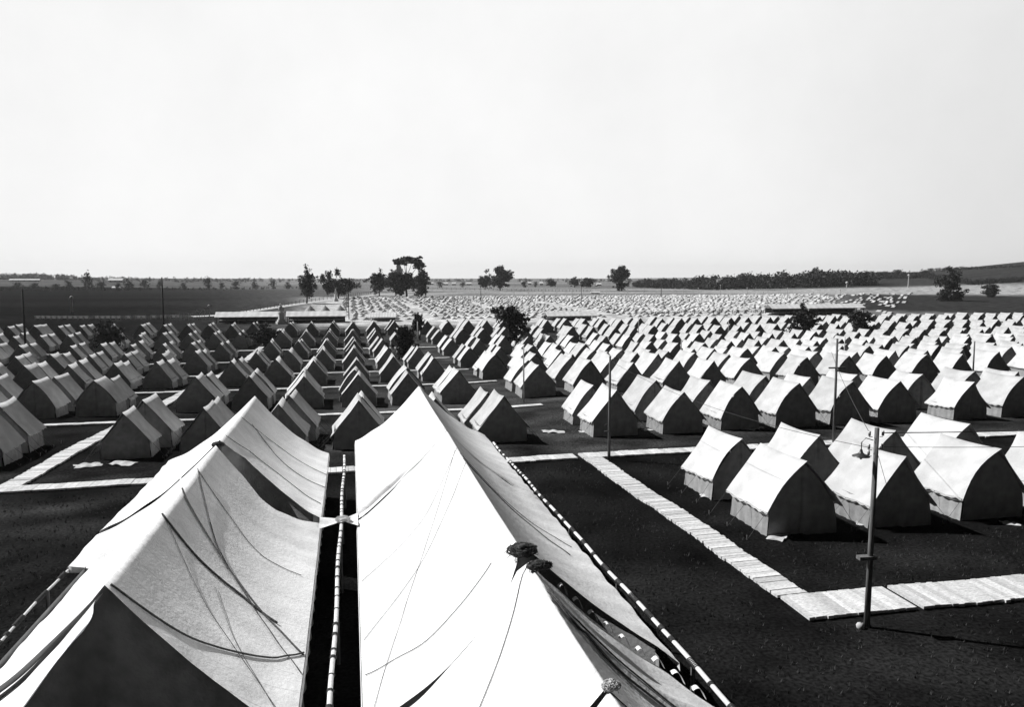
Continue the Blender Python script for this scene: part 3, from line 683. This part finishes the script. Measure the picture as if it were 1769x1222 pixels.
# the long wood at right, and far woods fading along the horizon
def wood(name, pts, n, label, lm='farleaf', s=1.0, seed=0):
    rn = random.Random(seed); b = MB()
    for _ in range(n):
        q = rn.random()*(len(pts)-1); i = int(q); f = q-i
        px = lerp(pts[i][0], pts[i+1][0], f); py = lerp(pts[i][1], pts[i+1][1], f)+rn.uniform(-1, 1.5); hh = lerp(pts[i][2], pts[i+1][2], f)
        p = hit(px, py); h = pxsize(p, hh)*rn.uniform(.7, 1.15); k = h*rn.uniform(.35, .6)
        for j in range(6): leaves(b, (p.x+rn.uniform(-.6, .6)*k, p.y+rn.uniform(-.8, .8)*k, p.z+h*rn.uniform(.0, .78)), (k*.65, k*.65, h*.24), 24, h*.06*s, rn, .2)
    tag(link(name, b.me(name, lm)), label, 'wood', kind='stuff')
wood('right_wood', [(1095, 496, 13), (1160, 498, 18), (1230, 500, 24), (1350, 497, 28), (1450, 494, 26), (1510, 492, 24)], 380, 'long dark wood along the horizon at right', 'leaf')
wood('left_wood', [(0, 482, 10), (70, 482, 10), (130, 484, 9), (300, 486, 6)], 220, 'dark wood on the rise at far left', 'leaf', seed=2)
wood('centre_wood', [(300, 487, 8), (500, 486, 6), (800, 486, 5), (1100, 487, 7)], 300, 'hazy far woods along the middle horizon', seed=3)
wood('hill_wood', [(1500, 482, 14), (1600, 480, 10), (1680, 492, 10), (1769, 486, 9)], 260, 'dark scrub on the hillside at right', 'leaf', seed=4)
wood('hill_top_wood', [(1490, 473, 7), (1560, 471, 7), (1640, 467, 6), (1700, 464, 4), (1769, 461, 4)], 330, 'low scrub along the hill crest at right', 'leaf', seed=6)
wood('hedge', [(0, 501, 7), (150, 502, 8), (300, 501, 5), (500, 499, 4), (620, 498, 4)], 260, 'dark hedge beyond the left field', 'leaf', seed=5)

# ------------------------------------------------------------------ sheds
def shed(x0, x1, py_base, ridge, eave, label, nb=6):
    a = hit(x0, py_base+ (0)); c = hit(x1, py_base-(x1-x0)*.012); L_ = (c-a).length; ang = math.atan2(c.y-a.y, c.x-a.x)
    he = pxsize(a, py_base-eave); 
    t = empty('open_shed', a, ang, label=label, cat='shed', group='long open-sided sheds behind the camp')
    dp = 4.2; hr = he+ .95
    b = MB(); o = .4
    b.grid(lambda u, v_: (lerp(-o, L_+o, u), lerp(-o, dp/2, v_), lerp(he, hr+.25, v_)+.02*math.sin(u*60)), 40, 2); b.grid(lambda u, v_: (lerp(-o, L_+o, u), lerp(dp/2, dp+o, v_), lerp(hr+.25, he, v_)), 10, 1)
    b.box(-o, L_+o, -o-.02, -o, he-.16, he-.003)
    link('roof', b.me('roof', 'shedroof'), t)
    for k in range(nb+1):
        x = L_*k/nb; link('post', MB().box(x-.08, x+.08, 0, .16, -.3, he).me('post', 'wood'), t)
    link('back_wall', MB().box(0, L_, dp-.1, dp, -.3, he-.05).me('back_wall', 'wood'), t)
    link('bench', MB().box(.3, L_-.3, 1.2, 1.7, .7, .78).box(.3, L_-.3, 2.4, 2.9, .7, .78).me('bench', 'whitewood'), t)
shed(374, 478, 560, 539, 548.5, 'left long shed with white roof behind the left tents')
shed(497, 596, 559, 539, 547, 'second long shed with white roof left of centre')
shed(641, 682, 556, 541, 548.5, 'short shed with pale roof in the centre', 3)
shed(947, 1030, 555, 541, 546.5, 'long pale shed roof beyond tents right of centre')
shed(1334, 1408, 546, 526, 533.5, 'left part of the long right shed above dark shade')
shed(1412, 1492, 545, 525, 532.5, 'right part of the long right shed ending at a dark tree')

# ------------------------------------------------------------------ monuments, houses, small structures
def monument(px, py, top, label, seed=0, wide=.34):
    p = hit(px, py); h = pxsize(p, py-top); b = MB(); q = h*wide
    t = empty('monument', p, .3, label=label, cat='monument', group='pale stone monuments in the fields')
    link('pedestal', MB().box(-q*.5, q*.5, -q*.5, q*.5, -.2, h*.12).box(-q*.38, q*.38, -q*.38, q*.38, h*.12, h*.22).box(-q*.26, q*.26, -q*.26, q*.26, h*.22, h*.52).box(-q*.32, q*.32, -q*.32, q*.32, h*.52, h*.56).me('pedestal', 'stone'), t)
    s = MB().tube([(0, 0, h*.56), (0, 0, h*.7), (0, 0, h*.86), (0, 0, h*.89)], q*.2, 8, q*.14); s.blob((0, 0, h*.94), q*.12, q*.12, h*.06, random.Random(1)); s.tube([(-q*.12, 0, h*.84), (-q*.26, -q*.1, h*.72), (-q*.14, -q*.2, h*.66)], q*.06, 6); s.tube([(q*.12, 0, h*.84), (q*.25, -q*.05, h*.72), (q*.2, -q*.2, h*.64)], q*.06, 6)
    link('statue', s.me('statue', 'stone', True), t)
monument(580, 521, 499, 'white monument with a statue beside the light road')
monument(486, 560, 525, 'grey monument standing between the two left sheds', wide=.45)
monument(646, 510, 500, 'small white monument below the central tree clump')
monument(1094+0, 522, 512, 'small pale monument in the far field right of the lone tree')
def slim(px, py, top, label, r=.16, m='whitepole', nm='light_post', group='slim pale posts in the fields'):
    p = hit(px, py); h = pxsize(p, py-top); t = empty(nm, p, 0, label=label, cat='post', group=group)
    link('shaft', MB().tube([(0, 0, -.2), (0, 0, h)], r, 6, r*.7).me('shaft', m), t); link('cap', MB().blob((0, 0, h), r*2.2, r*2.2, r*2, random.Random(2)).me('cap', m, True), t)
for a in [(125, 540, 514, 'white capped post in the dark left field', .22), (362, 552, 529, 'white post left of the left shed', .16), (1569, 497, 476, 'white capped post before the right hillside', .4), (1463, 497, 489, 'small white post below the right wood', .5)]: slim(*a[:4], r=a[4])
for i, px in enumerate([888, 913, 938, 962, 988, 1022, 1048, 1084, 1112, 1180, 1206, 1244, 1290, 1318, 1360, 1404, 1451]):
    rr = random.Random(px); yb = 517+rr.uniform(-3, 6)
    slim(px, yb, yb-rr.uniform(14, 24), f'thin pale lamp post, {ORD[i+1]} from left across the far field', r=.11, group='thin lamp posts across the far field')
# fence left of the road
def fence(pts, label, n, hh=1.3, m='pole'):
    a = hit(*pts[0]); t = empty('field_fence', a, 0, label=label, cat='fence'); P = []
    for i in range(n+1):
        q = i/n*(len(pts)-1); k = min(int(q), len(pts)-2); f = q-k; p = hit(lerp(pts[k][0], pts[k+1][0], f), lerp(pts[k][1], pts[k+1][1], f))-a; P.append(p)
        if i % 1 == 0: link('post', MB().tube([p+Vector((0, 0, -.2)), p+Vector((0, 0, hh))], .1, 5).me('post', m), t)
    b = MB()
    for zz in (.45, .8, 1.15): b.tube([p+Vector((0, 0, zz*hh/1.3)) for p in P], .04, 4)
    link('rails', b.me('rails', m), t)
fence([(420, 541), (500, 528), (590, 514), (640, 508)], 'long post and rail fence following the pale road', 40, 1.4)
fence([(740, 500), (900, 503), (1020, 505)], 'dark fence line beyond the pale far field', 40, 1.6, 'darkpole')
fence([(60, 552), (200, 552), (330, 550)], 'low fence across the dark field behind left tents', 30, .9, 'whitewood')
fence([(1110, 545), (1200, 543), (1330, 541)], 'low dark rail behind the last tents right of centre', 24, 1.0, 'darkpole')
# the pale road
b = MB(); pr = [(330, 548), (400, 545), (430, 539), (500, 528.5), (560, 520), (605, 515), (660, 509), (740, 503)]
L0, L1 = [], []
for i in range(len(pr)-1):
    for k in range(8):
        f = k/8; p = hit(lerp(pr[i][0], pr[i+1][0], f), lerp(pr[i][1], pr[i+1][1], f)); L0.append(p)
for i, p in enumerate(L0):
    d = (L0[min(i+1, len(L0)-1)]-L0[max(i-1, 0)]).normalized(); s = Vector((-d.y, d.x, 0))*2.4
    for e in (p-s, p+s): b.v.append((e.x, e.y, gz(e.x, e.y)+.12))
for i in range(len(L0)-1): b.f.append((2*i, 2*i+2, 2*i+3, 2*i+1))
M['road'] = mat('pale_road', .4, .55, .3)
tag(link('dirt_road', b.me('dirt_road', 'road')), kind='structure')
# houses
def house(px, py, top, wpx, label, nm='farm_building', flat=1.6):
    p = hit(px, py); h = pxsize(p, py-top); w_ = pxsize(p, wpx); t = empty(nm, p, -.2, label=label, cat='building', group='small farm buildings far off')
    link('wall', MB().box(-w_/2, w_/2, 0, h*1.2, -.5, h*.55).me('wall', 'house'), t)
    link('roof', MB().poly([(-w_*.53, -.4, h*.5), (w_*.53, -.4, h*.5), (w_*.53, h*.6, h), (-w_*.53, h*.6, h)]).poly([(-w_*.53, h*.6, h), (w_*.53, h*.6, h), (w_*.53, h*1.25, h*.5), (-w_*.53, h*1.25, h*.5)]).poly([(-w_*.5, -.02, h*.55), (-w_*.5, h*.6, h*.98), (-w_*.5, h*1.2, h*.55)]).poly([(w_*.5, -.02, h*.55), (w_*.5, h*.6, h*.98), (w_*.5, h*1.2, h*.55)]).me('roof', 'shedroof'), t)
    wb = MB()
    for k in range(max(2, int(w_/5))): x = -w_/2+(k+.5)*w_/max(2, int(w_/5)); wb.box(x-.6, x+.6, -.06, -.01, h*.15, h*.38)
    link('windows', wb.me('windows', 'wood'), t)
house(199, 488, 481, 24, 'long white-roofed barn on the left horizon')
house(201, 500, 495, 15, 'low pale outbuilding just below the white barn')
house(42, 486, 482, 50, 'very long pale barn on the far left rise')
for i, a in enumerate([(770, 493, 488, 8), (784, 493, 488, 7), (810, 493, 488, 9), (745, 492, 488, 8), (903, 492, 486, 6), (915, 492, 487, 6), (935, 493, 487, 6), (1035, 494, 489, 8), (560, 494, 489, 6)]):
    house(*a, f'tiny pale house, {ORD[i+1]} in the loose string on the middle horizon')
house(1028+0, 508, 504, 16, 'low white structure in the field below the lone tree')
house(1391, 519, 515, 8, 'low white structure in the field before the right wood')

# ------------------------------------------------------------------ far tent camp
rn = random.Random(77)
def pup(b, x, y, z, w_, l, h, rz=0):
    k = len(b.v); c, s = math.cos(rz), math.sin(rz)
    for px_, py_, pz_ in ((-w_, 0, 0), (w_, 0, 0), (0, 0, h), (-w_, l, 0), (w_, l, 0), (0, l, h)):
        b.v.append((x+px_*c-py_*s, y+px_*s+py_*c, z+pz_))
    b.f += [(k, k+2, k+5, k+3), (k+1, k+4, k+5, k+2), (k, k+1, k+2), (k+3, k+5, k+4)]
b = MB(); y = 205
while y < 372:
    x = -2
    while x < y*.84:
        az = math.degrees(math.atan2(x, y)); lane = (int((x+4)/27) != int((x+4+4.2)/27)) and y < 300
        if not lane and rn.random() < .93*(1-sst(29, 39, az)*.9)*(1-.5*sst(350, 372, y)) and az > -.5:
            pup(b, x+rn.uniform(-.7, .7), y+rn.uniform(-.6, .6), gz(x, y)-.03, rn.uniform(.75, 1.1), rn.uniform(1.5, 2.2), rn.uniform(.5, .8), rn.uniform(-.15, .15))
        x += 2.9
    y += 3.3+ (3 if rn.random() < .2 else 0)
tag(link('shelter_tents', b.me('shelter_tents', 'farcanvas')), 'thousands of tiny pale shelter tents covering the field beyond the camp', 'tents', kind='stuff')
# three peaked white tents behind the second shed
for i, px in enumerate([536, 562, 588]):
    p = hit(px, 545); h = pxsize(p, 17); q = pxsize(p, 10)
    t = empty('peaked_tent', p, .1, label=f'white peaked tent behind the second shed, {["left", "middle", "right"][i]} of three', cat='tent', group='three peaked tents behind the shed')
    b = MB(); n = 12
    for k in range(n):
        a0, a1 = 2*math.pi*k/n, 2*math.pi*(k+1)/n
        for (r0, z0, r1, z1) in ((q, 0, q*.95, h*.4), (q*1.03, h*.38, q*.5, h*.72), (q*.5, h*.72, .05, h)):
            b.poly([(r0*math.cos(a0), r0*math.sin(a0), z0), (r0*math.cos(a1), r0*math.sin(a1), z0), (r1*math.cos(a1), r1*math.sin(a1), z1), (r1*math.cos(a0), r1*math.sin(a0), z1)])
    link('canvas', b.me('canvas', 'farcanvas'), t); link('pole', MB().tube([(0, 0, 0), (0, 0, h*1.05)], .05, 5).me('pole', 'pole'), t)
# white frames in the dark field
for i, (px, wd) in enumerate([(322, 22), (347, 12)]):
    p = hit(px, 553); h = pxsize(p, 18 if i else 11); q = pxsize(p, wd)/2; b = MB()
    for k in range(4): x = lerp(-q, q, k/3); b.box(x-.05, x+.05, 0, .1, 0, h)
    for k in range(4): z = h*(k+1)/4; b.box(-q, q, -.06, -.01, z-.1, z)
    tag(link('timber_frame', b.me('timber_frame', 'whitewood'), loc=p), ['low wide white timber frame in the dark left field', 'narrow tall white timber frame left of the sheds'][i], 'frame')

# ------------------------------------------------------------------ people, far off
def person(px, py, hpx, label, pose=0):
    p = hit(px, py); h = 1.75; k = h/1.75
    me = bpy.data.meshes.new('person'); st = .12
    V = [(0, 0, .95), (0, 0, 1.2), (0, 0, 1.42), (0, 0, 1.52), (0, 0, 1.66), (-.1, 0, .9), (-.12, -st, .5), (-.12, 0, .06), (.1, 0, .9), (.12, st, .5), (.12, st*1.3, .06), (-.2, 0, 1.4), (-.26, -.04, 1.13), (-.24, -.12, .88), (.2, 0, 1.4), (.26, .04, 1.13), (.25, .1, .88), (-.12, -.14, .03), (.12, st*.8, .03)]
    E_ = [(0, 1), (1, 2), (2, 3), (3, 4), (0, 5), (5, 6), (6, 7), (0, 8), (8, 9), (9, 10), (2, 11), (11, 12), (12, 13), (2, 14), (14, 15), (15, 16), (7, 17), (10, 18)]
    rad = [.16, .15, .14, .06, .1, .1, .07, .05, .1, .07, .05, .07, .05, .035, .07, .05, .035, .04, .04]
    me.from_pydata(V, E_, []); o = link('person', me, loc=p); me.materials.append(M['cloth'])
    md = o.modifiers.new('skin', 'SKIN'); sv = me.skin_vertices[0] if me.skin_vertices else None
    if not me.skin_vertices:
        bm = bmesh.new(); bm.from_mesh(me); bm.verts.layers.skin.verify(); bm.to_mesh(me); bm.free()
    for i, r_ in enumerate(rad): me.skin_vertices[0].data[i].radius = (r_, r_*.8)
    me.skin_vertices[0].data[0].use_root = True
    o.modifiers.new('sub', 'SUBSURF').levels = 1
    o.rotation_euler = (0, 0, pose); tag(o, label, 'person', 'distant figures in the far camp')
person(751, 533, 9, 'dark clad person standing in the far pale camp, left of the other', .4)
person(789, 541, 9, 'dark clad person walking in the far pale camp, right of the other', 1.8)

# ------------------------------------------------------------------ haze over the distance
hz_m = bpy.data.materials.new('haze'); hz_m.use_nodes = True; hn = hz_m.node_tree; hn.nodes.clear()
ho = hn.nodes.new('ShaderNodeOutputMaterial'); hv = hn.nodes.new('ShaderNodeVolumePrincipled')
hv.inputs['Color'].default_value = (.95, .95, .95, 1); hv.inputs['Density'].default_value = .00010; hv.inputs['Anisotropy'].default_value = .2
hn.links.new(hv.outputs[0], ho.inputs['Volume'])
ho_ = link('haze', MB().box(-3600, 3600, -61, 3850, -6, 70).me('haze', hz_m)); tag(ho_, kind='stuff')

# ------------------------------------------------------------------ grass tufts near the camera
rn = random.Random(4); b = MB()
for _ in range(9000):
    x = rn.uniform(6.5, 36); y = rn.uniform(9, 38)
    if rn.random() < .25: x = rn.uniform(-20, -8.3); y = rn.uniform(17, 37)
    if (11.9 < x < 14.4 and 18.4 < y < 39) or (12 < x and 18.4 < y < 20.4) or (x > 15 and 24.5 < y < 34): continue
    z = gz(x, y); hh = rn.uniform(.04, .12)
    for _k in range(3):
        a = rn.uniform(0, 6.28); dx, dy = math.cos(a)*.05, math.sin(a)*.05; ox, oy = rn.uniform(-.06, .06), rn.uniform(-.06, .06); k = len(b.v)
        b.v += [(x+ox-dy*.3, y+oy+dx*.3, z), (x+ox+dy*.3, y+oy-dx*.3, z), (x+ox+dx, y+oy+dy, z+hh)]; b.f.append((k, k+1, k+2))
tag(link('grass', b.me('grass', 'grassblade')), 'dark short grass around the boardwalks', 'grass', kind='stuff')
